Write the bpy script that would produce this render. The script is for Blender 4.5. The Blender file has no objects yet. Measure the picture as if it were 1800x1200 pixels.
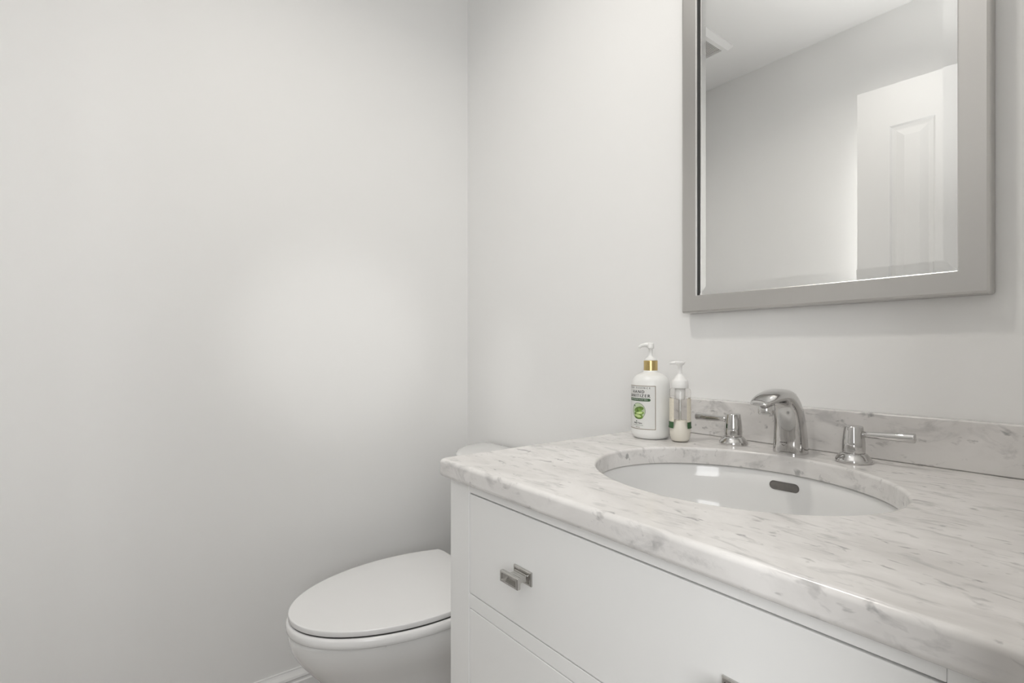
import bpy, bmesh, math, random
from mathutils import Vector, Matrix
PI = math.pi
random.seed(4)
S = bpy.context.scene
C = S.collection

# ------------------------------------------------------------------ camera, world, light, exposure
# the room: x runs along the mirror wall from the left corner, y = 0 is the mirror wall, z = 0 the floor
OX, OY, OZ = 1.544, -0.984, 1.03          # where the camera stands (in the doorway)
cam_d = bpy.data.cameras.new('camera')
cam = bpy.data.objects.new('camera', cam_d); C.objects.link(cam)
FOC = 910.0
YAW = math.atan(696 / FOC)
cam.location = (OX, OY, OZ)
cam.rotation_euler = (PI / 2, 0, PI / 2 - YAW)
cam_d.sensor_width = 36; cam_d.lens = 36 * FOC / 1800
cam_d.shift_y = 17 / 1800
cam_d.clip_start = 0.02
S.camera = cam

S.view_settings.view_transform = 'Standard'
S.view_settings.look = 'None'
S.view_settings.gamma = 1
S.view_settings.use_curve_mapping = False
S.view_settings.exposure = -0.12

world = bpy.data.worlds.new('world'); S.world = world
world.use_nodes = True
world.node_tree.nodes['Background'].inputs[0].default_value = (0.9, 0.95, 1, 1)
world.node_tree.nodes['Background'].inputs[1].default_value = 0.6


def lamp(name, kind, loc, energy, color=(1, 1, 1), rot=(0, 0, 0), **kw):
    d = bpy.data.lights.new(name, kind)
    d.energy = energy; d.color = color
    for k, v in kw.items(): setattr(d, k, v)
    o = bpy.data.objects.new(name, d); C.objects.link(o)
    o.location = loc; o.rotation_euler = rot
    return o


def aim(o, target):
    o.rotation_euler = (Vector(target) - o.location).to_track_quat('-Z', 'Y').to_euler()


CEIL = 2.379
ROOM_D = 1.50      # depth of the room
XR = 1.515         # inner face of the right wall
HX = 3.3           # far wall of the hall
# ceiling downlight of the powder room
cl = lamp('ceiling_lamp', 'AREA', (0.85, -0.67, CEIL - 0.03), 4.5, (1.0, 0.955, 0.89), shape='DISK', size=0.10, spread=math.radians(152))
# daylight from the hall, through the open doorway
hw = lamp('hall_daylight', 'AREA', (2.28, -1.74, 1.44), 26.0, (0.985, 0.995, 1.0), shape='RECTANGLE', size=1.15, size_y=1.2)
aim(hw, (0.1, -0.3, 1.35))
# unseen spots added in the hall for the bright patches on the walls
hs = lamp('added_patch_spot', 'SPOT', (2.75, -1.12, 1.25), 42.0, (1.0, 0.99, 0.97), spot_size=math.radians(15), spot_blend=1.0, shadow_soft_size=0.06)
aim(hs, (0.0, -0.45, 1.05))
hs2 = lamp('added_strip_spot', 'SPOT', (2.75, -1.55, 1.22), 36.0, (1.0, 0.99, 0.97), spot_size=math.radians(8), spot_blend=1.0, shadow_soft_size=0.03)  # added for the upright bright strip on the mirror wall
aim(hs2, (0.235, 0.0, 0.98)); hs2.scale = (0.40, 1.0, 1.0)
# unseen uplight added to brighten the ceiling and soften the room
lamp('ceiling_fill', 'AREA', (1.22, -0.95, 1.25), 3.9, (1.0, 0.99, 0.975), rot=(PI, 0, 0), shape='DISK', size=0.5, spread=math.radians(85))
# unseen strip lamp added behind the open door for a glow on the wall
lamp('door_gap_fill', 'AREA', (0.93, -1.464, 1.10), 4.2, (1.0, 0.995, 0.98), rot=(0, PI / 2, math.radians(66)), shape='RECTANGLE', size=1.6, size_y=0.05)

# ------------------------------------------------------------------ helpers
def W(X, Y, Z):
    return (X + OX, Y + OY, Z + OZ)


def obj(name, bm, mat=None, parent=None, smooth=False, bevel=0, seg=2, angle=35, world_parent=True):
    me = bpy.data.meshes.new(name)
    bmesh.ops.recalc_face_normals(bm, faces=bm.faces[:])
    bm.to_mesh(me); bm.free()
    if smooth:
        for p in me.polygons: p.use_smooth = True
    o = bpy.data.objects.new(name, me); C.objects.link(o)
    if mat: me.materials.append(mat)
    if bevel:
        m = o.modifiers.new('bevel', 'BEVEL'); m.width = bevel; m.segments = seg
        m.limit_method = 'ANGLE'; m.angle_limit = math.radians(angle)
        for p in me.polygons: p.use_smooth = True
        wn = o.modifiers.new('wn', 'WEIGHTED_NORMAL'); wn.keep_sharp = True
    if parent: put(o, parent)
    return o


def put(o, parent):
    """parent o (geometry in world or in the parent's own space, see loc) under an Empty"""
    o.parent = parent
    o.matrix_parent_inverse = Matrix.Identity(4)


def shift(o, d):
    o.data.transform(Matrix.Translation(d))


def box(bm, x0, x1, y0, y1, z0, z1):
    v = [bm.verts.new((x, y, z)) for z in (z0, z1) for y in (y0, y1) for x in (x0, x1)]
    for f in ((0, 2, 3, 1), (4, 5, 7, 6), (0, 1, 5, 4), (2, 6, 7, 3), (0, 4, 6, 2), (1, 3, 7, 5)):
        bm.faces.new([v[i] for i in f])
    return bm


def B(*a):
    return box(bmesh.new(), *a)


def loft(loops, cap0=True, cap1=True, bm=None, closed=False):
    bm = bm or bmesh.new()
    L = [[bm.verts.new(p) for p in l] for l in loops]
    n = len(L[0])
    pairs = list(zip(L[:-1], L[1:]))
    if closed: pairs.append((L[-1], L[0]))
    for a, b in pairs:
        for i in range(n):
            bm.faces.new((a[i], a[(i + 1) % n], b[(i + 1) % n], b[i]))
    if not closed:
        if cap0: bm.faces.new(L[0][::-1])
        if cap1: bm.faces.new(L[-1])
    return bm


def lathe(prof, n=48, bm=None, at=(0, 0, 0), axis='z', cap0=True, cap1=True):
    loops = []
    for r, h in prof:
        l = []
        for i in range(n):
            a = 2 * PI * i / n
            c, s = r * math.cos(a), r * math.sin(a)
            p = (c, s, h) if axis == 'z' else ((h, c, s) if axis == 'x' else (s, h, c))
            l.append((p[0] + at[0], p[1] + at[1], p[2] + at[2]))
        loops.append(l)
    return loft(loops, cap0, cap1, bm)


def tube(path, rad, n=20, bm=None, sq=1.0):
    """round tube along a path; rad is one number or one per point"""
    P = [Vector(p) for p in path]
    R = rad if isinstance(rad, (list, tuple)) else [rad] * len(P)
    loops = []
    up = Vector((0, 0, 1))
    for i, p in enumerate(P):
        t = (P[min(i + 1, len(P) - 1)] - P[max(i - 1, 0)]).normalized()
        u = t.cross(up)
        if u.length < 1e-4: u = Vector((1, 0, 0))
        u.normalize(); v = u.cross(t).normalized()
        loops.append([tuple(p + u * R[i] * math.cos(2 * PI * k / n) + v * R[i] * sq * math.sin(2 * PI * k / n)) for k in range(n)])
    return loft(loops, True, True, bm)


def thing(name, label, cat, loc=(0, 0, 0), group=None):
    o = bpy.data.objects.new(name, None); C.objects.link(o)
    o.empty_display_size = 0.05
    o.location = loc
    o['label'] = label; o['category'] = cat
    if group: o['group'] = group
    return o


def tag(o, label, cat, group=None):
    o['label'] = label; o['category'] = cat
    if group: o['group'] = group
    return o


def part(name, bm, mat, root, **kw):
    """bm is in world space; the part is stored relative to its root"""
    o = obj(name, bm, mat, None, **kw)
    base = root
    d = Vector((0, 0, 0))
    while base is not None:
        d += base.location; base = base.parent
    o.data.transform(Matrix.Translation(-d))
    o.parent = root
    return o


def struct(name, bm, mat, **kw):
    o = obj(name, bm, mat, **kw); o['kind'] = 'structure'
    return o


def catmull(pts, n=8):
    P = [Vector(p) for p in pts]; out = []
    for i in range(len(P) - 1):
        a, b, c, d = P[max(i - 1, 0)], P[i], P[i + 1], P[min(i + 2, len(P) - 1)]
        for k in range(n):
            t = k / n
            out.append(0.5 * ((2 * b) + (c - a) * t + (2 * a - 5 * b + 4 * c - d) * t * t + (3 * b - a - 3 * c + d) * t ** 3))
    out.append(P[-1])
    return out


# ------------------------------------------------------------------ materials
def mat(name, color, rough=0.5, metal=0.0, **kw):
    m = bpy.data.materials.new(name); m.use_nodes = True
    b = m.node_tree.nodes['Principled BSDF']
    b.inputs['Base Color'].default_value = (*color, 1)
    b.inputs['Roughness'].default_value = rough
    b.inputs['Metallic'].default_value = metal
    for k, v in kw.items():
        b.inputs[k.replace('_', ' ')].default_value = v
    return m


def noise_var(m, scale=6, amount=0.03, bump=0.0, bscale=200, stretch=(1, 1, 1), rough=0.0):
    """a slight procedural unevenness of the colour, and a fine bump"""
    nt = m.node_tree; N = nt.nodes; Lk = nt.links
    b = N['Principled BSDF']
    tc = N.new('ShaderNodeTexCoord'); mp = N.new('ShaderNodeMapping')
    mp.inputs['Scale'].default_value = stretch
    Lk.new(tc.outputs['Object'], mp.inputs['Vector'])
    n1 = N.new('ShaderNodeTexNoise'); n1.inputs['Scale'].default_value = scale; n1.inputs['Detail'].default_value = 4
    Lk.new(mp.outputs[0], n1.inputs['Vector'])
    col = b.inputs['Base Color'].default_value[:]
    r = N.new('ShaderNodeValToRGB')
    r.color_ramp.elements[0].position = 0.3; r.color_ramp.elements[1].position = 0.7
    r.color_ramp.elements[0].color = (*[c * (1 - amount) for c in col[:3]], 1)
    r.color_ramp.elements[1].color = (*[min(1, c * (1 + amount)) for c in col[:3]], 1)
    Lk.new(n1.outputs['Fac'], r.inputs['Fac']); Lk.new(r.outputs['Color'], b.inputs['Base Color'])
    if bump:
        n2 = N.new('ShaderNodeTexNoise'); n2.inputs['Scale'].default_value = bscale; n2.inputs['Detail'].default_value = 3
        Lk.new(mp.outputs[0], n2.inputs['Vector'])
        bp = N.new('ShaderNodeBump'); bp.inputs['Strength'].default_value = bump; bp.inputs['Distance'].default_value = 0.001
        Lk.new(n2.outputs['Fac'], bp.inputs['Height']); Lk.new(bp.outputs[0], b.inputs['Normal'])
    return m


def make_marble():
    m = mat('carrara_marble', (0.78, 0.77, 0.75), 0.2)
    nt = m.node_tree; N = nt.nodes; Lk = nt.links
    b = N['Principled BSDF']
    tc = N.new('ShaderNodeTexCoord')

    def mapped(scale, rot):
        mp = N.new('ShaderNodeMapping'); mp.inputs['Scale'].default_value = scale; mp.inputs['Rotation'].default_value = rot
        Lk.new(tc.outputs['Object'], mp.inputs['Vector']); return mp

    def noise(mp, scale, detail, rough=0.55, dist=0.0):
        n = N.new('ShaderNodeTexNoise'); n.inputs['Scale'].default_value = scale
        n.inputs['Detail'].default_value = detail; n.inputs['Roughness'].default_value = rough
        n.inputs['Distortion'].default_value = dist
        Lk.new(mp.outputs[0], n.inputs['Vector']); return n

    def ramp(src, stops):
        r = N.new('ShaderNodeValToRGB'); e = r.color_ramp.elements
        e[0].position, e[1].position = stops[0][0], stops[-1][0]
        e[0].color = (*[stops[0][1]] * 3, 1); e[1].color = (*[stops[-1][1]] * 3, 1)
        for p, v in stops[1:-1]:
            x = e.new(p); x.color = (v, v, v, 1)
        Lk.new(src, r.inputs['Fac']); return r

    def mixc(fac, a, bcol):
        x = N.new('ShaderNodeMixRGB')
        Lk.new(fac, x.inputs['Fac'])
        if isinstance(a, tuple): x.inputs['Color1'].default_value = (*a, 1)
        else: Lk.new(a, x.inputs['Color1'])
        x.inputs['Color2'].default_value = (*bcol, 1); return x

    # soft clouds, diagonal smudges, small dark flecks
    mA = mapped((1.0, 1.8, 1.6), (0.25, 0.35, 0.45))
    cloud = ramp(noise(mA, 7, 5, 0.6, 0.6).outputs['Fac'], [(0.38, 0.0), (0.70, 0.9)])
    mB = mapped((1.0, 3.0, 2.0), (0.3, 0.6, 0.18))
    vein = ramp(noise(mB, 16, 6, 0.62, 0.9).outputs['Fac'], [(0.53, 0.0), (0.66, 0.65), (0.78, 1.0)])
    mC = mapped((1.0, 2.3, 1.7), (0.2, 0.5, 0.3))
    fleck = ramp(noise(mC, 40, 3, 0.55, 0.5).outputs['Fac'], [(0.605, 0.0), (0.715, 0.8)])
    mask = ramp(noise(mA, 13, 2).outputs['Fac'], [(0.36, 0.25), (0.58, 1.0)])
    mul = N.new('ShaderNodeMath'); mul.operation = 'MULTIPLY'
    Lk.new(fleck.outputs['Color'], mul.inputs[0]); Lk.new(mask.outputs['Color'], mul.inputs[1])
    mul2 = N.new('ShaderNodeMath'); mul2.operation = 'MULTIPLY'; mul2.inputs[1].default_value = 0.85
    Lk.new(vein.outputs['Color'], mul2.inputs[0])
    c1 = mixc(cloud.outputs['Color'], (0.795, 0.777, 0.76), (0.62, 0.60, 0.583))
    c2 = mixc(mul2.outputs[0], c1.outputs['Color'], (0.45, 0.44, 0.435))
    c3 = mixc(mul.outputs[0], c2.outputs['Color'], (0.27, 0.265, 0.265))
    Lk.new(c3.outputs['Color'], b.inputs['Base Color'])
    return m


def make_tile():
    m = mat('floor_tile', (0.5, 0.46, 0.43), 0.3)
    nt = m.node_tree; N = nt.nodes; Lk = nt.links
    b = N['Principled BSDF']
    tc = N.new('ShaderNodeTexCoord')
    br = N.new('ShaderNodeTexBrick'); br.offset = 0.5
    br.inputs['Scale'].default_value = 1.0
    br.inputs['Brick Width'].default_value = 0.6; br.inputs['Row Height'].default_value = 0.3
    br.inputs['Mortar Size'].default_value = 0.003
    br.inputs['Color1'].default_value = (0.56, 0.52, 0.49, 1); br.inputs['Color2'].default_value = (0.53, 0.50, 0.47, 1)
    br.inputs['Mortar'].default_value = (0.36, 0.34, 0.33, 1)
    Lk.new(tc.outputs['Object'], br.inputs['Vector'])
    n = N.new('ShaderNodeTexNoise'); n.inputs['Scale'].default_value = 9; n.inputs['Detail'].default_value = 6
    Lk.new(tc.outputs['Object'], n.inputs['Vector'])
    mx = N.new('ShaderNodeMixRGB'); mx.blend_type = 'MULTIPLY'; mx.inputs['Fac'].default_value = 0.25
    Lk.new(br.outputs['Color'], mx.inputs['Color1']); Lk.new(n.outputs['Color'], mx.inputs['Color2'])
    Lk.new(mx.outputs['Color'], b.inputs['Base Color'])
    return m


M_WALL = noise_var(mat('wall_paint', (0.87, 0.867, 0.858), 0.55), 3, 0.006, 0.04, 260)
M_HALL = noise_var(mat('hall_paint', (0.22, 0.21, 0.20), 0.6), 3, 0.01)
M_CEIL = noise_var(mat('ceiling_paint', (0.87, 0.868, 0.86), 0.8), 3, 0.006)
M_TRIM = noise_var(mat('trim_paint', (0.86, 0.857, 0.85), 0.3), 4, 0.006)
M_DOOR = noise_var(mat('door_paint', (0.83, 0.827, 0.82), 0.4), 4, 0.006)
M_CAB = noise_var(mat('cabinet_lacquer', (0.85, 0.847, 0.835), 0.3), 5, 0.006)
M_MARBLE = make_marble()
M_TILE = make_tile()
M_PORC = noise_var(mat('porcelain', (0.85, 0.848, 0.84), 0.08, Coat_Weight=0.4), 4, 0.004)
M_SEAT = noise_var(mat('seat_plastic', (0.86, 0.858, 0.855), 0.16), 4, 0.004)
M_CHROME = noise_var(mat('chrome', (0.60, 0.592, 0.585), 0.04, 1.0), 30, 0.01)
M_DARKCHROME = noise_var(mat('engraving', (0.12, 0.11, 0.10), 0.4), 30, 0.05)
M_NICKEL = noise_var(mat('brushed_nickel', (0.58, 0.57, 0.555), 0.33, 1.0), 5, 0.012, 0.02, 90)
M_KNOB = noise_var(mat('knob_nickel', (0.56, 0.55, 0.53), 0.16, 1.0), 40, 0.03)
M_MIRROR = mat('mirror_silver', (0.93, 0.935, 0.93), 0.0, 1.0)
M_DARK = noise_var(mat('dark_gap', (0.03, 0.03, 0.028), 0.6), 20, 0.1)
M_WHITEP = noise_var(mat('white_plastic', (0.83, 0.83, 0.81), 0.32), 10, 0.01)
M_LABEL = noise_var(mat('label_paper', (0.72, 0.72, 0.70), 0.5), 30, 0.015)
M_INK = noise_var(mat('label_ink', (0.03, 0.03, 0.03), 0.6), 30, 0.1)
M_TAUPE = noise_var(mat('label_border', (0.24, 0.19, 0.13), 0.45), 30, 0.1)
M_GREEN = noise_var(mat('label_green', (0.035, 0.10, 0.035), 0.5), 60, 0.2)
M_PALE = noise_var(mat('label_pale_green', (0.52, 0.60, 0.42), 0.5), 60, 0.1)
M_LEAF = noise_var(mat('aloe_green', (0.15, 0.26, 0.05), 0.5), 200, 0.5)
M_GEL = noise_var(mat('aloe_gel', (0.55, 0.68, 0.30), 0.4), 200, 0.15)
M_GOLD = noise_var(mat('gold_collar', (0.62, 0.48, 0.22), 0.22, 1.0), 10, 0.08, 0, 30, (80, 80, 1))
M_CLEAR = bpy.data.materials.new('clear_plastic'); M_CLEAR.use_nodes = True
_n = M_CLEAR.node_tree; _n.nodes.clear()
_o = _n.nodes.new('ShaderNodeOutputMaterial'); _mx = _n.nodes.new('ShaderNodeMixShader'); _tr = _n.nodes.new('ShaderNodeBsdfTransparent')
_gl = _n.nodes.new('ShaderNodeBsdfGlossy')
_lw = _n.nodes.new('ShaderNodeLayerWeight'); _lw.inputs['Blend'].default_value = 0.25
_rp = _n.nodes.new('ShaderNodeValToRGB'); _rp.color_ramp.elements[0].color = (0.98, 0.975, 0.97, 1); _rp.color_ramp.elements[1].color = (0.66, 0.645, 0.63, 1)
_rp.color_ramp.elements[0].position = 0.45
_n.links.new(_lw.outputs['Facing'], _rp.inputs['Fac']); _n.links.new(_rp.outputs['Color'], _tr.inputs['Color'])
_gl.inputs['Roughness'].default_value = 0.03
_pw = _n.nodes.new('ShaderNodeMath'); _pw.operation = 'POWER'; _pw.inputs[1].default_value = 4
_ml = _n.nodes.new('ShaderNodeMath'); _ml.operation = 'MULTIPLY_ADD'; _ml.inputs[1].default_value = 0.30; _ml.inputs[2].default_value = 0.03
_n.links.new(_lw.outputs['Facing'], _pw.inputs[0]); _n.links.new(_pw.outputs[0], _ml.inputs[0]); _n.links.new(_ml.outputs[0], _mx.inputs[0]); _n.links.new(_tr.outputs[0], _mx.inputs[1]); _n.links.new(_gl.outputs[0], _mx.inputs[2]); _n.links.new(_mx.outputs[0], _o.inputs[0])
M_FROST = noise_var(mat('frosted_cap', (0.85, 0.845, 0.83), 0.35), 20, 0.01)
M_SOAP = noise_var(mat('cream_soap', (0.80, 0.77, 0.69), 0.4), 30, 0.015)
M_CREAM = noise_var(mat('cream_label', (0.76, 0.71, 0.60), 0.5), 200, 0.06)
M_LENS = bpy.data.materials.new('lamp_lens'); M_LENS.use_nodes = True
_b = M_LENS.node_tree.nodes['Principled BSDF']
_b.inputs['Base Color'].default_value = (0.9, 0.9, 0.88, 1)
_b.inputs['Emission Color'].default_value = (1, 0.94, 0.85, 1); _b.inputs['Emission Strength'].default_value = 4

# ------------------------------------------------------------------ the room shell
T = 0.10
DY0, DY1, DH = -1.400, -0.652, 2.05     # the doorway in the right wall
struct('floor', B(-T, HX + T, -2.8, 0.6, -0.08, 0.0), M_TILE)
struct('ceiling', B(-T, HX + T, -2.8, 0.6, CEIL, CEIL + 0.08), M_CEIL)
struct('wall_left', B(-T, 0, -ROOM_D - T, T, 0, CEIL), M_WALL)
struct('wall_back', B(0, XR + 0.12, 0, T, 0, CEIL), M_WALL)
struct('wall_front', B(0, XR + 0.12, -ROOM_D - T, -ROOM_D, 0, CEIL), M_WALL)
bm = B(XR, XR + 0.12, DY1, 0, 0, CEIL)
box(bm, 1.376, XR + 0.12, -ROOM_D, DY0, 0, CEIL)
box(bm, XR, XR + 0.12, DY0, DY1, DH, CEIL)
struct('wall_right', bm, M_WALL)
# hall beyond the doorway
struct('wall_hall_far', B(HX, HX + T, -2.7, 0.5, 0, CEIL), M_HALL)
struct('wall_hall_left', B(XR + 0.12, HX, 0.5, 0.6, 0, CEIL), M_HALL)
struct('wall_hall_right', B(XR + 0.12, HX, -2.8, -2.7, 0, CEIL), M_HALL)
# door lining, thin, inside the opening
bm = B(XR - 0.012, XR + 0.132, DY1 - 0.012, DY1 + 0.0, 0, DH)
box(bm, XR + 0.05, XR + 0.132, DY0, DY0 + 0.012, 0, DH)
box(bm, XR - 0.012, XR + 0.132, DY0, DY1, DH - 0.015, DH)
struct('trim_1', bm, M_TRIM)


def base_profile(p0, p1, nrm, name, h=0.130, d=0.016):
    """a baseboard with an ogee cap, from p0 to p1 along a wall whose inward normal is nrm"""
    pr = [(0, 0), (d, 0), (d, h - 0.034), (d * 0.80, h - 0.031), (d * 0.80, h - 0.026), (d * 0.95, h - 0.022),
          (d * 0.85, h - 0.016), (d * 0.45, h - 0.008), (d * 0.30, h - 0.004), (d * 0.28, h), (0, h)]
    n = Vector((*nrm, 0))
    loops = [[tuple(Vector((*p, 0)) + n * a + Vector((0, 0, z))) for a, z in pr] for p in (p0, p1)]
    return struct(name, loft(loops), M_TRIM)


base_profile((0, -ROOM_D), (0, 0), (1, 0), 'baseboard_left')
base_profile((0.016, 0), (0.80, 0), (0, -1), 'baseboard_back')
base_profile((0.016, -ROOM_D), (1.376, -ROOM_D), (0, 1), 'baseboard_front')

# ------------------------------------------------------------------ the door, standing open along the front wall (seen in the mirror)
HINGE = Vector((1.3690, -1.4185, 0))
ANG = math.radians(5.2)
DW, DT = 0.615, 0.035


def door_bm():
    """panelled leaf in its own space: u runs from the hinge to the free edge, the face is at w = 0, back at w = -DT"""
    bm = bmesh.new()
    us = [0, 0.104, 0.239, 0.376, 0.511, DW]
    zs = [0.012, 0.22, 0.80, 0.95, 1.874, 2.03]
    hole = {(1, 1), (3, 1), (1, 3), (3, 3)}
    V = {}

    def v(u, z, w):
        k = (round(u, 5), round(z, 5), round(w, 5))
        if k not in V: V[k] = bm.verts.new((u, w, z))
        return V[k]
    for side in (0.0, -DT):
        sg = 1 if side == 0 else -1
        for i in range(5):
            for j in range(5):
                u0, u1, z0, z1 = us[i], us[i + 1], zs[j], zs[j + 1]
                if (i, j) not in hole:
                    bm.faces.new((v(u0, z0, side), v(u1, z0, side), v(u1, z1, side), v(u0, z1, side)))
                else:
                    lv = [(0, 0), (0.006, 0.006), (0.016, 0.008), (0.020, 0.008), (0.045, 0.001)]
                    rings = [[v(u0 + a, z0 + a, side - sg * d), v(u1 - a, z0 + a, side - sg * d),
                              v(u1 - a, z1 - a, side - sg * d), v(u0 + a, z1 - a, side - sg * d)] for a, d in lv]
                    for p, q in zip(rings[:-1], rings[1:]):
                        for k in range(4):
                            bm.faces.new((p[k], p[(k + 1) % 4], q[(k + 1) % 4], q[k]))
                    bm.faces.new(rings[-1])
    for a, b in zip(us[:-1], us[1:]):
        for z in (zs[0], zs[-1]): bm.faces.new((v(a, z, 0), v(b, z, 0), v(b, z, -DT), v(a, z, -DT)))
    for a, b in zip(zs[:-1], zs[1:]):
        for u in (us[0], us[-1]): bm.faces.new((v(u, a, 0), v(u, b, 0), v(u, b, -DT), v(u, a, -DT)))
    return bm


door = struct('door_1', door_bm(), M_DOOR)
door.location = HINGE
door.rotation_euler = (0, 0, PI - ANG)
# the mapping u -> -x, w -> -y: mirror the leaf so that its face looks to the room
for vtx in door.data.vertices: vtx.co.y = -vtx.co.y - 0.0
door.data.flip_normals()
bm = lathe([(0.026, 0), (0.026, 0.006), (0.012, 0.012), (0.010, 0.030), (0.022, 0.040), (0.027, 0.052), (0.022, 0.062), (0.0, 0.065)][:-1], 24, axis='y')
kn = obj('door_handle', bm, M_NICKEL, smooth=True)
for vtx in kn.data.vertices: vtx.co = Vector((vtx.co.x + 0.560, -vtx.co.y, vtx.co.z + 0.92))
kn.parent = door

# ------------------------------------------------------------------ ceiling fixtures
ln = thing('ceiling_light', 'small round white recessed ceiling light over the middle of the room', 'ceiling light', (0.85, -0.67, CEIL))
part('trim_ring', lathe([(0.085, 0.0), (0.085, -0.006), (0.078, -0.010), (0.058, -0.010), (0.056, -0.006)], 48, at=(0.85, -0.67, CEIL), cap0=False, cap1=False), M_TRIM, ln, smooth=True)
part('lens', lathe([(0.056, 0.0), (0.056, -0.005)], 48, at=(0.85, -0.67, CEIL)), M_LENS, ln)

vx0, vx1, vy0, vy1 = 0.065, 0.325, -1.225, -0.965
vt = thing('exhaust_fan', 'square white ceiling exhaust fan reflected at the left edge of the mirror', 'vent', ((vx0 + vx1) / 2, (vy0 + vy1) / 2, CEIL))


def rect(x0, x1, y0, y1, z, i=0):
    return [(x0 + i, y0 + i, z), (x1 - i, y0 + i, z), (x1 - i, y1 - i, z), (x0 + i, y1 - i, z)]


a = (vx0, vx1, vy0, vy1)
part('frame', loft([rect(*a, CEIL), rect(*a, CEIL - 0.006), rect(*a, CEIL - 0.022, 0.018), rect(*a, CEIL - 0.022, 0.036), rect(*a, CEIL - 0.008, 0.036)], False, False), M_TRIM, vt)
bm = bmesh.new()
k = vy0 + 0.036
while k < vy1 - 0.04:
    box(bm, vx0 + 0.036, vx1 - 0.036, k, k + 0.006, CEIL - 0.014, CEIL - 0.010); k += 0.010
box(bm, vx0 + 0.034, vx1 - 0.034, vy0 + 0.034, vy1 - 0.034, CEIL - 0.006, CEIL - 0.001)
part('grille', bm, noise_var(mat('grille_plastic', (0.66, 0.655, 0.645), 0.6), 20, 0.02), vt)

# ------------------------------------------------------------------ wall mirror in a brushed frame
mx0, mx1, mz0, mz1 = -0.655 + OX, -0.1655 + OX, 0.0800 + OZ, 0.86 + OZ
FW, FD = 0.0355, 0.030
mir = thing('wall_mirror', 'tall rectangular wall mirror in a wide brushed silver frame above the sink', 'mirror', ((mx0 + mx1) / 2, 0, mz0))


def rr(i, y, r=0.0):
    """rectangle (inset i) in the plane y with small round corners"""
    x0, x1, z0, z1 = mx0 + i, mx1 - i, mz0 + i, mz1 - i
    if r <= 0: r = 0.0004
    out = []
    for cx, cz, a0 in ((x1 - r, z0 + r, -90), (x1 - r, z1 - r, 0), (x0 + r, z1 - r, 90), (x0 + r, z0 + r, 180)):
        for s in range(5):
            t = math.radians(a0 + 90 * s / 4)
            out.append((cx + r * math.cos(t), y, cz + r * math.sin(t)))
    return out


fr = loft([rr(0, -0.001, 0.004), rr(0, -FD + 0.004, 0.004), rr(0.0012, -FD + 0.0012, 0.003), rr(0.004, -FD, 0.001), rr(FW - 0.0016, -FD, 0.0018), rr(FW - 0.0004, -FD + 0.0006, 0.0014),
           rr(FW, -FD + 0.002, 0.001), rr(FW, -0.0268, 0.001)], False, False)
part('frame', fr, M_NICKEL, mir)
# thin dark rabbet between frame and glass
part('rabbet', loft([rr(FW + 0.0001, -0.0269, 0.001), rr(FW + 0.0002, -0.0195, 0.001)], False, False), M_DARK, mir)
BV = 0.0175
gl = loft([rr(FW - 0.002, -0.0212), rr(FW + BV, -0.0230)], False, True)
part('glass', gl, M_MIRROR, mir)

# ------------------------------------------------------------------ vanity cabinet
cx0, cx1 = -0.726 + OX, -0.049 + OX
fy = 0.430 + OY                 # plane of the face
ZT = -0.2018 + OZ               # underside of the slab
cab = thing('vanity_cabinet', 'white bathroom vanity cabinet with flush drawers under the marble top', 'cabinet', ((cx0 + cx1) / 2, -0.28, 0))
ST, SR = 0.055, 0.047      # left and right stile
z_d1 = (-0.3695 + OZ, -0.2184 + OZ)
z_d2 = (0.395, -0.3935 + OZ)
z_d3 = (0.14, 0.373)
TK = 0.020
for x, w_ in ((cx0, ST), (cx1 - SR, SR)):                                                      # stiles, run down as feet
    part('stile', B(x, x + w_, fy, fy + TK, 0.0, ZT), M_CAB, cab, bevel=0.0012, seg=2)
F2 = fy + 0.0006
for z0, z1 in ((-0.2166 + OZ, ZT), (-0.3925 + OZ, -0.3710 + OZ), (0.374, 0.394), (0.085, 0.139)):
    part('rail', B(cx0 + ST, cx1 - SR, F2, fy + TK, z0, z1), M_CAB, cab, bevel=0.0008)
for x0, x1 in ((cx0, cx0 + 0.018), (cx1 - 0.018, cx1)):
    part('side_panel', B(x0, x1, fy + TK, -0.004, 0.0, ZT), M_CAB, cab)
bm = B(cx0 + 0.018, cx1 - 0.018, -0.022, -0.004, 0.10, ZT - 0.03)
part('back_panel', bm, M_CAB, cab)
part('bottom_panel', B(cx0 + 0.018, cx1 - 0.018, fy + TK, -0.022, 0.10, 0.118), M_CAB, cab)


def knob_parts(drawer, x, z):
    """square chrome knob: back plate, flared stem, rectangular head with a faceted hollow"""
    def R4(w, h, y, r=0.0):
        return [(x - w / 2, y, z - h / 2), (x + w / 2, y, z - h / 2), (x + w / 2, y, z + h / 2), (x - w / 2, y, z + h / 2)]
    y = fy
    bm = loft([R4(.037, .0185, y), R4(.037, .0185, y - .0022), R4(.0345, .016, y - .0034), R4(.031, .0125, y - .0034), R4(.029, .0105, y - .0022),
               R4(.026, .0085, y - .0050), R4(.0235, .0080, y - .0052), R4(.0215, .0070, y - .0095), R4(.0215, .0070, y - .0140), R4(.026, .0095, y - .0180), R4(.0365, .0140, y - .0195),
               R4(.0372, .0145, y - .0205), R4(.0372, .0145, y - .0245), R4(.0360, .0135, y - .0255), R4(.0310, .0090, y - .0255), R4(.0290, .0075, y - .0240), R4(.018, .0020, y - .0195)], True, True)
    k = part('knob', bm, M_KNOB, drawer)
    m = k.modifiers.new('bevel', 'BEVEL'); m.width = 0.0005; m.segments = 2; m.angle_limit = math.radians(30)
    return k


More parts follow.
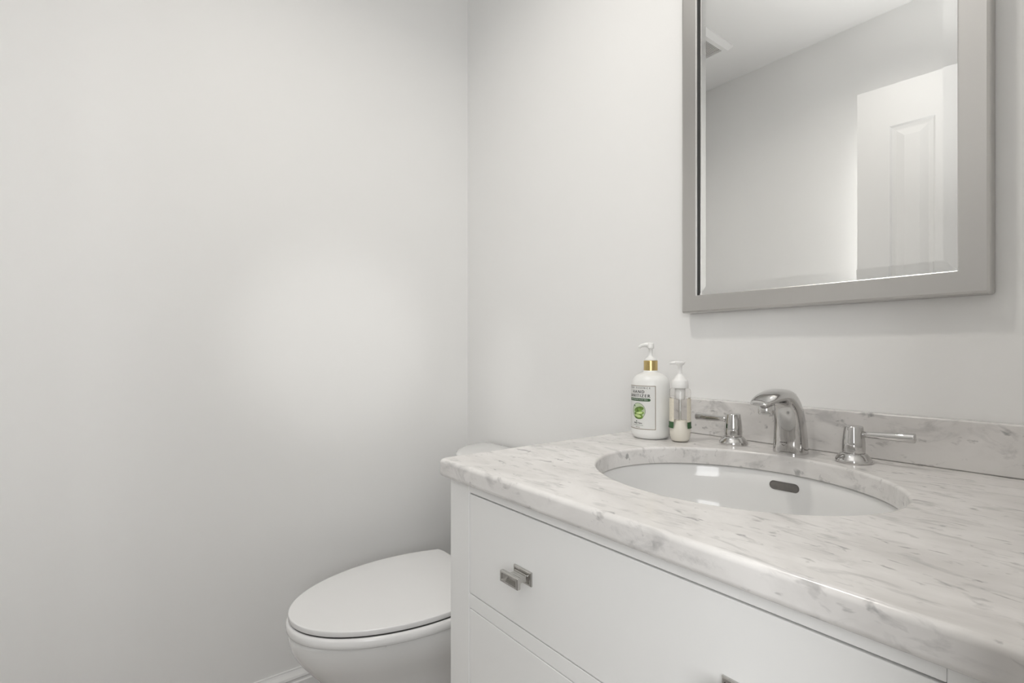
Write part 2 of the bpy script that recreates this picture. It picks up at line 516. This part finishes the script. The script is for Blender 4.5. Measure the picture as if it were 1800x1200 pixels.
KX = (-0.537 + OX, -0.234 + OX)
for (z0, z1), zk in ((z_d1, -0.2972 + OZ), (z_d2, (z_d2[0] + z_d2[1]) / 2), (z_d3, (z_d3[0] + z_d3[1]) / 2)):
    g = 0.0012
    dr = part('drawer', B(cx0 + ST + g, cx1 - SR - g, fy + 0.0003, fy + TK, z0, z1), M_CAB, cab, bevel=0.0012)
    for x in KX: knob_parts(dr, x, zk)
# dark slab behind the drawer fronts, shade of the gaps put in as colour
part('gap_shade', B(cx0 + 0.03, cx1 - 0.03, fy + TK + 0.001, fy + 0.030, 0.12, -0.2075 + OZ), M_DARK, cab)

# ------------------------------------------------------------------ marble top with the oval cut-out
TOP = -0.1724 + OZ
BOT = TOP - 0.0292
ctr = Vector((-0.397 + OX, 0.698 + OY))
EA, EB = 0.2035, 0.1755
ox0, ox1, oy0, oy1 = -0.738 + OX, -0.040 + OX, 0.4140 + OY, -0.001


def outline_pts(inset):
    x0, x1, y0, y1 = ox0 + inset, ox1 - inset, oy0 + inset, oy1
    poly = []
    for cx, cy, a0, r in ((x1, y0, -90, .008), (x1, y1, 0, .001), (x0, y1, 90, .001), (x0, y0, 180, .008)):
        sx = -1 if cx == x1 else 1; sy = 1 if cy == y0 else -1
        for s in range(9):
            t = math.radians(a0 + 90 * s / 8)
            poly.append((cx + sx * r + r * math.cos(t), cy + sy * r + r * math.sin(t)))
    return poly


def ray_hit(poly, ang):
    d = Vector((math.cos(ang), math.sin(ang))); best = None
    for p, q in zip(poly, poly[1:] + poly[:1]):
        p = Vector(p) - ctr; q = Vector(q) - ctr; e = q - p
        den = d.x * e.y - d.y * e.x
        if abs(den) < 1e-12: continue
        t = (p.x * e.y - p.y * e.x) / den
        s = (p.x * d.y - p.y * d.x) / den
        if t > 0 and -1e-6 <= s <= 1 + 1e-6 and (best is None or t > best): best = t
    return ctr + d * best


angs = sorted(set([2 * PI * i / 200 for i in range(200)] + [math.atan2(p[1] - ctr.y, p[0] - ctr.x) % (2 * PI) for p in outline_pts(0)]))
angs = [a for i, a in enumerate(angs) if i == 0 or a - angs[i - 1] > 1e-4]


def o_loop(inset, z):
    poly = outline_pts(inset)
    return [(*ray_hit(poly, a), z) for a in angs]


def e_loop(grow, z, zc=None):
    out = []
    for a in angs:
        # same direction from the centre, on the ellipse
        r = 1 / math.sqrt((math.cos(a) / (EA + grow)) ** 2 + (math.sin(a) / (EB + grow)) ** 2)
        out.append((ctr.x + r * math.cos(a), ctr.y + r * math.sin(a), z))
    return out


R_ = 0.0065
outer = [o_loop(0.007 * (1 - math.sin(t)), BOT + 0.007 * (1 - math.cos(t))) for t in [PI / 2 * k / 5 for k in range(5)]] + [o_loop(0.0, BOT + 0.007)] + [o_loop(R_ * (1 - math.cos(t)), TOP - R_ + R_ * math.sin(t)) for t in [PI / 2 * k / 6 for k in range(7)]]
r2 = 0.0045
inner = [e_loop(r2 * (1 - math.sin(t)), TOP - r2 + r2 * math.cos(t)) for t in [PI / 2 * k / 5 for k in range(6)]] + [e_loop(0.0, BOT + 0.001), e_loop(0.001, BOT)]
bm = loft(outer + inner, closed=True)
top = obj('countertop', bm, M_MARBLE, smooth=True)
top.data.transform(Matrix.Translation((-ctr.x, -ctr.y, -BOT))); top.location = (ctr.x, ctr.y, BOT)
tag(top, 'white and grey marble countertop with an oval sink cut-out on the vanity', 'countertop')
sm = top.modifiers.new('wn', 'WEIGHTED_NORMAL')

bs = obj('backsplash', B(-0.728 + OX, -0.040 + OX, 0.964 + OY, -0.001, TOP + 0.0002, -0.0995 + OZ), M_MARBLE, bevel=0.0025, seg=3)
tag(bs, 'low marble backsplash strip along the wall behind the taps', 'backsplash')

# ------------------------------------------------------------------ undermount basin
sink = thing('sink_basin', 'white oval undermount porcelain basin set in the marble top', 'sink', (ctr.x, ctr.y, BOT - 0.15))
prof = [(1.075, 0.0), (1.035, -0.0005), (1.02, -0.004), (1.015, -0.03), (0.99, -0.065), (0.90, -0.105), (0.72, -0.132), (0.45, -0.144), (0.16, -0.149)]
NB = 96


def basin(s, dz, off=0):
    return [(ctr.x + (EA * s + off) * math.cos(2 * PI * i / NB), ctr.y + (EB * s + off) * math.sin(2 * PI * i / NB), BOT - 0.0006 + dz) for i in range(NB)]


inn = [basin(s, dz) for s, dz in prof]
out_ = [basin(s, dz - 0.008, 0.008) for s, dz in prof[::-1]]
out_[-1] = basin(1.075, -0.008, 0.0)
ov_x = -0.4055 + OX
bas = part('basin', loft(inn + out_, False, False), M_PORC, sink, smooth=True)
# overflow slot: shade painted as a dark stadium on the bowl's back wall
def on_wall(x, dz):
    """point on the back inner wall of the bowl at depth dz below the rim"""
    for (s0, d0), (s1, d1) in zip(prof[2:-1], prof[3:]):
        if d1 <= dz <= d0:
            s = s0 + (s1 - s0) * (dz - d0) / (d1 - d0); break
    c = (x - ctr.x) / (EA * s)
    return Vector((x, ctr.y + EB * s * math.sqrt(max(0, 1 - c * c)), BOT + dz))


def slot_loop(hl, hh, lift, x=ov_x, dz=-0.0217):
    pts = []
    for i in range(32):
        a = 2 * PI * i / 32
        u = (hl - hh) * (1 if math.cos(a) >= 0 else -1) + hh * math.cos(a)
        p = on_wall(x + u, dz + hh * math.sin(a))
        pts.append((p.x, p.y - lift, p.z))
    return pts


part('overflow', loft([slot_loop(.0235, .0072, .0002), slot_loop(.0235, .0072, .0008), slot_loop(.0222, .0060, .0008), slot_loop(.0215, .0054, .0002)], True, True),
     noise_var(mat('overflow_shadow', (0.17, 0.16, 0.15), 0.5), 80, 0.1), sink)
part('drain', lathe([(0.03, 0), (0.03, 0.002), (0.024, 0.004), (0.022, 0.002), (0.017, 0.002), (0.016, 0.006), (0.004, 0.008)], 40, at=(ctr.x, ctr.y, BOT - 0.149)), M_CHROME, sink, smooth=True)

# ------------------------------------------------------------------ widespread faucet
fx, fyb = -0.4130 + OX, 0.914 + OY
fau = thing('faucet', 'polished chrome widespread faucet with two lever handles behind the basin', 'faucet', (fx, fyb, TOP))


def spout_bm():
    # (forward, height, direction of travel from vertical in degrees, half width, half depth)
    key = [(0, 0.0, 0, .0262, .0240), (0, .006, 0, .0260, .0238), (.0002, .03, 2, .0248, .0226), (.003, .055, 8, .0231, .0212), (.0118, .078, 26, .0218, .0190),
           (.026, .0925, 55, .0213, .0158), (.043, .0985, 80, .0210, .0122), (.062, .0985, 95, .0208, .0100), (.082, .0955, 103, .0198, .0080), (.098, .0912, 108, .0175, .0055), (.107, .0885, 110, .0140, .0030), (.110, .0875, 110, .0100, .0012)]
    P = catmull([(k[0], k[1], k[2]) for k in key], 6); Q = catmull([(k[3], k[4], 0) for k in key], 6)
    loops = []
    n = 40
    for p, q in zip(P, Q):
        t = math.radians(p.z)
        v = Vector((0, -math.cos(t), -math.sin(t)))      # towards the front / underside
        c = Vector((fx, fyb - p.x, TOP + p.y))
        l = []
        for i in range(n):
            a = 2 * PI * i / n
            e = 2.5
            ca, sa = math.cos(a), math.sin(a)
            uu = math.copysign(abs(ca) ** (2 / e), ca) * q.x; vv = math.copysign(abs(sa) ** (2 / e), sa) * q.y
            l.append(tuple(c + Vector((1, 0, 0)) * uu + v * vv))
        loops.append(l)
    return loft(loops)


sp = part('spout', spout_bm(), M_CHROME, fau, smooth=True)
ayf = 0.083
part('aerator', lathe([(.0122, .016), (.0122, -.001), (.0112, -.0025), (.0095, -.0025), (.009, 0.0)], 36, at=(fx, fyb - ayf, TOP + 0.0735)), M_CHROME, sp, smooth=True, bevel=0)
part('lift_rod', lathe([(.0022, -.02), (.0022, .006), (.0034, .0065), (.0040, .009), (.0030, .0112), (.001, .0118)], 16, at=(fx, fyb + 0.0135, TOP + 0.088)), M_CHROME, sp, smooth=True)


def text_bm(txt, size, spacing=1.0, depth=0.0):
    cu = bpy.data.curves.new('t', 'FONT'); cu.body = txt; cu.size = size; cu.align_x = 'CENTER'; cu.align_y = 'CENTER'
    cu.space_character = spacing; cu.resolution_u = 3
    o = bpy.data.objects.new('t', cu); C.objects.link(o)
    bpy.context.view_layer.update()
    dg = bpy.context.evaluated_depsgraph_get()
    me = bpy.data.meshes.new_from_object(o.evaluated_get(dg))
    bm = bmesh.new(); bm.from_mesh(me)
    bpy.data.objects.remove(o); bpy.data.curves.remove(cu); bpy.data.meshes.remove(me)
    return bm


# maker's mark engraved near the foot of the spout: the name over two waves
bm = text_bm('GROHE', 0.0036, 1.05)
for k in range(2):
    L0 = []
    w = 0.0034 - 0.0010 * k
    for i in range(13):
        s = -w + 2 * w * i / 12
        yy = -0.0028 - 0.0010 * k - 0.0009 * math.cos(s / w * PI / 2)
        L0.append(((s, yy + 0.0002, 0), (s, yy - 0.0002, 0)))
    for p, q in zip(L0[:-1], L0[1:]):
        bm.faces.new([bm.verts.new(c) for c in (p[0], p[1], q[1], q[0])])
for v in bm.verts:
    u = v.co.x; z = v.co.y
    # wrap on the oval body at about 2 cm above the foot
    hw_, hd_ = .0253, .0231
    e = 2.5
    yy = hd_ * (1 - min(1, abs(u - 0.001) / hw_) ** e) ** (1 / e)
    v.co = Vector((fx + u - 0.001, fyb - yy - 0.0004, TOP + 0.0190 + z))
part('engraved_mark', bm, M_DARKCHROME, sp)


def handle(x, side, yaw, rise):
    hy = 0.912 + OY
    h = part('handle', lathe([(.0150, .0140), (.0156, .0165), (.0157, .0220), (.0152, .034), (.0140, .045), (.0127, .0545), (.0122, .0560), (.0110, .0565), (.0050, .0566)], 44, at=(x, hy, TOP)), M_CHROME, fau, smooth=True)
    part('escutcheon', lathe([(.0244, .0), (.0249, .002), (.0247, .0050), (.0236, .0064), (.0212, .0100), (.0185, .0132), (.0165, .0148), (.0150, .0150)], 48, at=(x, hy, TOP)), M_CHROME, h, smooth=True)
    c, s = math.cos(yaw), math.sin(yaw)
    pts, rad = [], []
    for d, r in ((.008, .0046), (.020, .0048), (.040, .0056), (.058, .0065), (.0755, .0072), (.0770, .0070), (.0775, .0060)):
        pts.append((x + side * d * c, hy + d * s, TOP + .0440 + d * rise)); rad.append(r)
    part('lever', tube(pts, rad, 28), M_CHROME, h, smooth=True)


handle(-0.5150 + OX, -1, 0.02, 0.0)
handle(-0.3170 + OX, 1, 0.06, 0.03)

# ------------------------------------------------------------------ hand sanitizer bottle
b1x, b1y = -0.656 + OX, 0.852 + OY
bt = thing('sanitizer_bottle', 'opaque white pump bottle with a gold collar and a green hand sanitizer label', 'bottle', (b1x, b1y, TOP))
BR = 0.0378
at = (b1x, b1y, TOP)
prof1 = [(.0200, .0012), (.0290, .0), (.0335, .0018), (.0362, .006), (.0376, .012), (.0378, .02), (.0378, .098), (.0374, .107), (.0358, .1145), (.0325, .1205), (.0270, .1250), (.0205, .1280), (.0152, .1300), (.0138, .1315), (.0136, .134)]
part('body', lathe(prof1, 64, at=at), M_WHITEP, bt, smooth=True)
bm = bmesh.new(); n = 64
prof_c = [(.0128, .1320), (.0136, .1323), (.0136, .1530), (.0130, .1537), (.0060, .1537)]
part('collar', lathe(prof_c, 48, at=at), M_GOLD, bt, smooth=False, bevel=0)
pump = part('pump', lathe([(.0128, 0.1535), (.0122, 0.1560), (.0095, 0.1585), (.0060, 0.1605), (.0045, 0.1630), (.0040, 0.1665), (.0040, 0.1770), (.0062, 0.1775), (.0066, 0.1795), (.0066, 0.1870), (.0055, 0.1890), (.002, 0.1895)], 32, at=at), M_WHITEP, bt, smooth=True)
dirn = Vector((-0.86, -0.50, 0)).normalized()     # the spout points to the left
pp = [Vector(at) + dirn * d + Vector((0, 0, h)) for d, h in ((0, .1840), (.006, .1850), (.012, .1850), (.018, .1835), (.0215, .1810), (.0225, .1785))]
part('nozzle', tube(pp, [.0054, .0050, .0042, .0036, .0031, .0029], 16), M_WHITEP, pump, smooth=True)
lab0 = math.radians(-88)      # the label's middle looks straight out of the wall
LR = BR + 0.00025


def wrap(bm, r, zc, a0=lab0, R0=BR, cx=b1x, cy=b1y, tp=TOP):
    """flat shape (x, y) laid on the bottle"""
    for v in bm.verts:
        a = a0 + v.co.x / R0
        v.co = Vector((cx + r * math.cos(a), cy + r * math.sin(a), tp + zc + v.co.y))
    return bm


def grid_rect(x0, x1, y0, y1, n=24, bm=None):
    bm = bm or bmesh.new()
    for i in range(n):
        a, b = x0 + (x1 - x0) * i / n, x0 + (x1 - x0) * (i + 1) / n
        bm.faces.new([bm.verts.new(p) for p in ((a, y0, 0), (b, y0, 0), (b, y1, 0), (a, y1, 0))])
    return bm


def disc(x, y, rx, ry, rot=0, n=28, bm=None, r0=0.0):
    bm = bm or bmesh.new()
    c, s = math.cos(rot), math.sin(rot)
    def p(a, k):
        u, v = rx * k * math.cos(a), ry * k * math.sin(a)
        return (x + u * c - v * s, y + u * s + v * c, 0)
    ks = [1, r0] if r0 > 0 else [1, .8, .6, .4, .2, 0]
    for i in range(n):
        a, b = 2 * PI * i / n, 2 * PI * (i + 1) / n
        for k0, k1 in zip(ks[:-1], ks[1:]):
            q = [p(a, k0), p(b, k0)] + ([p(b, k1), p(a, k1)] if k1 > 0 else [(x, y, 0)])
            bm.faces.new([bm.verts.new(t) for t in q])
    return bm


# half extents of the label, along the arc and up
LX, LZ0, LZ1 = 0.0660 / 2, 0.0200, 0.1050
lab = part('label', wrap(grid_rect(-LX, LX, LZ0, LZ1), LR, 0), M_LABEL, bt, smooth=True)
bm = bmesh.new(); bw = 0.0011
grid_rect(-LX, LX, LZ0, LZ0 + bw, 24, bm); grid_rect(-LX, LX, LZ1 - bw, LZ1, 24, bm)
grid_rect(-LX, -LX + bw, LZ0, LZ1, 1, bm); grid_rect(LX - bw, LX, LZ0, LZ1, 1, bm)
part('label_border', wrap(bm, LR + .00012, 0), M_TAUPE, lab)


def words(txt, size, zc, m, name, sp_=1.0, xo=0.0, bold=0.0, r=.0003, sx=1.0):
    bm = text_bm(txt, size, sp_)
    if bold:
        g = bmesh.ops.duplicate(bm, geom=bm.verts[:] + bm.edges[:] + bm.faces[:])['geom']
        for v in g:
            if isinstance(v, bmesh.types.BMVert): v.co.x += bold
    bmesh.ops.subdivide_edges(bm, edges=[e for e in bm.edges if e.calc_length() > .002], cuts=2)
    for v in bm.verts: v.co.x = v.co.x * sx + xo
    return part(name, wrap(bm, LR + r, zc), m, lab)


TC = -0.0030
words('PURE ESSENCE', 0.0044, 0.1005, M_INK, 'lettering', 1.95, TC, 0.0002)
words('HAND', 0.0082, 0.0928, M_INK, 'lettering', 1.4, TC, 0.0005)
words('SANITIZER', 0.0084, 0.0850, M_INK, 'lettering', 1.32, TC, 0.0005)
bm = grid_rect(TC - .0235, TC + .0235, .0747, .0803, 20)
disc(TC - .0235, .0775, .0028, .0028, bm=bm); disc(TC + .0235, .0775, .0028, .0028, bm=bm)
part('label_band', wrap(bm, LR + .0002, 0), M_GREEN, lab)
words('MOISTURIZING ALOE VERA', 0.0036, 0.0775, M_LABEL, 'lettering', 1.0, TC, 0, .00034, .95)
# ring with the cut aloe leaves
ac, az, q = TC + 0.001, 0.0555, 1.26
part('aloe_ring', wrap(disc(ac, az, .0125 * q, .0125 * q, 0, 40, None, .955), LR + .0002, 0), M_GREEN, lab)
part('aloe_backing', wrap(disc(ac, az, .0117 * q, .0117 * q, 0, 40), LR + .00012, 0), M_PALE, lab)
bm = disc(ac + .0010 * q, az + .0025 * q, .0090 * q, .0038 * q, .28); disc(ac + .001 * q, az - .0035 * q, .0092 * q, .0032 * q, .12, bm=bm); disc(ac + .0008 * q, az - .0085 * q, .0080 * q, .0042 * q, -.05, bm=bm)
part('aloe_leaf', wrap(bm, LR + .0003, 0), M_LEAF, lab)
bm = disc(ac + .0022 * q, az - .0030 * q, .0058 * q, .0017 * q, .12); disc(ac - .0002 * q, az - .0078 * q, .0058 * q, .0022 * q, -.15, bm=bm)
part('aloe_gel', wrap(bm, LR + .0004, 0), M_GEL, lab)
for dx, dz, ra, rb, ro in ((-.0070, .0078, .0013, .0019, .4), (-.003, -.0160, .0012, .0012, 0)):
    part('water_drop', wrap(disc(ac + dx * q, az + dz * q, ra, rb, ro), LR + .0004, 0), M_GREEN, lab)
words('Aloe Vera', 0.0048, 0.0318, M_INK, 'lettering', 1.0, TC, 0.0002)
words('500 mL', 0.0034, 0.0238, M_TAUPE, 'lettering', 1.0, TC)
part('label_rule', wrap(grid_rect(TC - .012, TC + .012, .0276, .0281), LR + .0003, 0), M_GREEN, lab)

# ------------------------------------------------------------------ clear foaming soap bottle
b2x, b2y = -0.592 + OX, 0.858 + OY
sb = thing('soap_bottle', 'small clear foaming soap bottle half empty beside the white pump bottle', 'bottle', (b2x, b2y, TOP))
at = (b2x, b2y, TOP)
po = [(.0150, .0), (.0170, .0012), (.0186, .006), (.0200, .014), (.0203, .020), (.0200, .027), (.0196, .034), (.0196, .0945), (.0193, .0975), (.0184, .0998), (.0165, .1012), (.0150, .1018), (.0150, .1035)]
part('body', lathe(po, 56, at=at, cap1=False), M_CLEAR, sb, smooth=True)
fl = [(.006, .0014), (.0150, .0018), (.0174, .0065), (.0188, .0140), (.0191, .020), (.0186, .026), (.0165, .033), (.0140, .0385), (.0128, .0405), (.004, .0408)]
part('soap', lathe(fl, 48, at=at), M_SOAP, sb, smooth=True)
part('dip_tube', lathe([(.0028, .006), (.0028, .0790), (.0085, .0800), (.0095, .0820), (.0095, .1015)], 24, at=at), M_FROST, sb, smooth=True)
cap = part('cap', lathe([(.0154, .1019), (.0158, .1030), (.0156, .1100), (.0148, .1150), (.0142, .1172), (.0120, .1185), (.0108, .1210), (.0082, .1248), (.0060, .1272), (.0045, .1282), (.0040, .130), (.0040, .1440), (.0075, .1470), (.0090, .1500), (.0092, .1520), (.0060, .1530)], 40, at=at), M_FROST, sb, smooth=True)
pp = [Vector(at) + dirn * d + Vector((0, 0, h)) for d, h in ((0, .1500), (.008, .1505), (.014, .1500), (.0190, .1488))]
part('nozzle', tube(pp, [.0032, .0032, .0028, .0025], 14), M_FROST, cap, smooth=True)


def soap_patch(a_deg, half, z0, z1, m, name, r=.0198, zcut=None):
    bm = bmesh.new(); n = 16
    rows = []
    for j in range(7):
        row = []
        for i in range(n + 1):
            a = math.radians(a_deg - half + 2 * half * i / n)
            z = z0 + (z1 - z0) * j / 6
            rr_ = r + (0.0006 if z < .03 else 0.0)
            row.append(bm.verts.new((b2x + rr_ * math.cos(a), b2y + rr_ * math.sin(a), TOP + z)))
        rows.append(row)
    for p, q in zip(rows[:-1], rows[1:]):
        for i in range(n): bm.faces.new((p[i], p[i + 1], q[i + 1], q[i]))
    return part(name, bm, m, sb, smooth=True)


view = -53.0
for s in (-1, 1):
    soap_patch(view + s * 82, 46, .0385, .0830, M_CREAM, 'label')
    soap_patch(view + s * 82, 44, .0265, .0385, M_GREEN, 'label_band', .02035)

# ------------------------------------------------------------------ toilet
tx = -1.205 + OX
toi = thing('toilet', 'white elongated toilet with closed lid between the left wall and the vanity', 'toilet', (tx, 0.6 + OY, 0))
NT = 88


def egg(yf, yb, hw_, z, backw=0.84, yc=None, exf=2.0, inset=0.0):
    """egg outline: elliptic front, flatter sides, straight back edge with small round corners"""
    yc = yf + (yb - yf) * 0.63 if yc is None else yc
    pts = []
    n1 = NT // 2
    for i in range(n1 + 1):            # front half, from +x side over the front to -x side
        a = PI * i / n1
        ca, sa = math.cos(a), math.sin(a)
        pts.append((hw_ * math.copysign(abs(ca) ** (2 / exf), ca), yc - (yc - yf) * abs(sa) ** (2 / exf)))
    n2 = (NT - n1 - 1)
    side = n2 // 4
    w1 = hw_ * backw; dy = yb - yc
    left = []
    for i in range(1, side + 1):
        t = i / side
        left.append((-(hw_ + (w1 - hw_) * t ** 2.0), yc + dy * 0.965 * t))
    rest = n2 - 2 * side
    back = []
    for i in range(rest):
        t = (i + 0.5) / rest
        e = min(1, min(t, 1 - t) * 14)
        back.append((-w1 * 0.985 + 2 * w1 * 0.985 * t, yb - (1 - e) * dy * 0.03))
    right = [(-x, y) for x, y in left[::-1]]
    pts += left + back + right
    return [(tx + x, y + OY, z + OZ) for x, y in pts]


LT = -0.590
# lid
L0 = [egg(.40, .70, .10, LT - .0120), egg(.3052, .7705, .1862, LT - .0120), egg(.3044, .7711, .1869, LT - .0112), egg(.3043, .7712, .1870, LT - .0022), egg(.3046, .7709, .1867, LT - .0010), egg(.3056, .7700, .1857, LT - .0002), egg(.308, .768, .1835, LT), egg(.36, .735, .135, LT + .0003), egg(.45, .68, .05, LT + .0004)]
lid = part('seat_lid', loft(L0), M_SEAT, toi, smooth=True)
st = LT - .0156
Ls = [egg(.38, .72, .12, st - .009), egg(.3105, .766, .1815, st - .009), egg(.3090, .768, .1832, st - .0008), egg(.3065, .770, .1856, st), egg(.3025, .772, .1895, st - .0012), egg(.3000, .773, .1920, st - .0055), egg(.2992, .774, .1927, st - .013), egg(.3000, .773, .1918, st - .0195), egg(.3022, .770, .1898, st - .0215), egg(.40, .66, .10, st - .0215), egg(.40, .66, .10, st - .009)]
seat = part('seat', loft(Ls, closed=True), M_SEAT, toi, smooth=True)
for s in (-1, 1):
    part('hinge', lathe([(.012, 0), (.013, .004), (.013, .020), (.010, .024), (.002, .025)], 24, at=(tx + s * .075, .792 + OY, LT - .040 + OZ)), M_SEAT, seat, smooth=True)
for dx, yy in ((.160, .47), (-.160, .47), (.15, .66), (-.15, .66)):
    part('bumper', B(tx + dx - .006, tx + dx + .006, yy - .012 + OY, yy + .012 + OY, st - .0260 + OZ, st - .0212 + OZ), M_SEAT, seat)
rz = st - .0255
Lb = [egg(.45, .80, .05, rz - .010), egg(.370, .90, .120, rz - .010, .95), egg(.3125, .944, .1760, rz - .010, .95), egg(.3105, .946, .1780, rz - .001, .95), egg(.3045, .953, .1840, rz - .004, .95), egg(.3035, .954, .1853, rz - .010, .95), egg(.3060, .954, .1840, rz - .028, .95), egg(.3150, .953, .1780, rz - .050, .95), egg(.3290, .952, .1680, rz - .072, .93),
      egg(.3550, .948, .1480, rz - .105, .88), egg(.385, .944, .1300, rz - .145, .88), egg(.405, .94, .116, rz - .19, .9), egg(.418, .935, .108, rz - .25, .95), egg(.415, .93, .106, rz - .32, 1.0), egg(.400, .935, .116, -1.03 + .012, 1.0), egg(.400, .935, .117, -1.03, 1.0)]
part('bowl', loft(Lb), M_PORC, toi, smooth=True)


def dee(hw_, depth, z, yb=.974, e=2.2, n=56):
    pts = []
    for i in range(n + 1):
        a = PI * i / n
        ca, sa = math.cos(a), math.sin(a)
        pts.append((tx + hw_ * math.copysign(abs(ca) ** (2 / e), ca), yb - depth * abs(sa) ** (2 / e) + OY, z + OZ))
    for i in range(1, 12):
        t = i / 12
        pts.append((tx - hw_ + 2 * hw_ * t, yb + OY + 0.0001, z + OZ))
    return pts


tz = -.298
part('tank', loft([dee(.165, .155, rz + .001), dee(.175, .165, rz + .006), dee(.188, .178, -.50), dee(.200, .186, -.40), dee(.205, .188, tz - .036)]), M_PORC, toi, smooth=True)
part('tank_lid', loft([dee(.203, .186, tz - .035), dee(.2125, .195, tz - .034), dee(.2150, .198, tz - .031), dee(.2155, .1985, tz - .012), dee(.2135, .1965, tz - .005), dee(.208, .191, tz - .0015), dee(.197, .172, tz, .966), dee(.12, .09, tz + .0015, .925), dee(.03, .02, tz + .002, .890)]), M_PORC, toi, smooth=True)
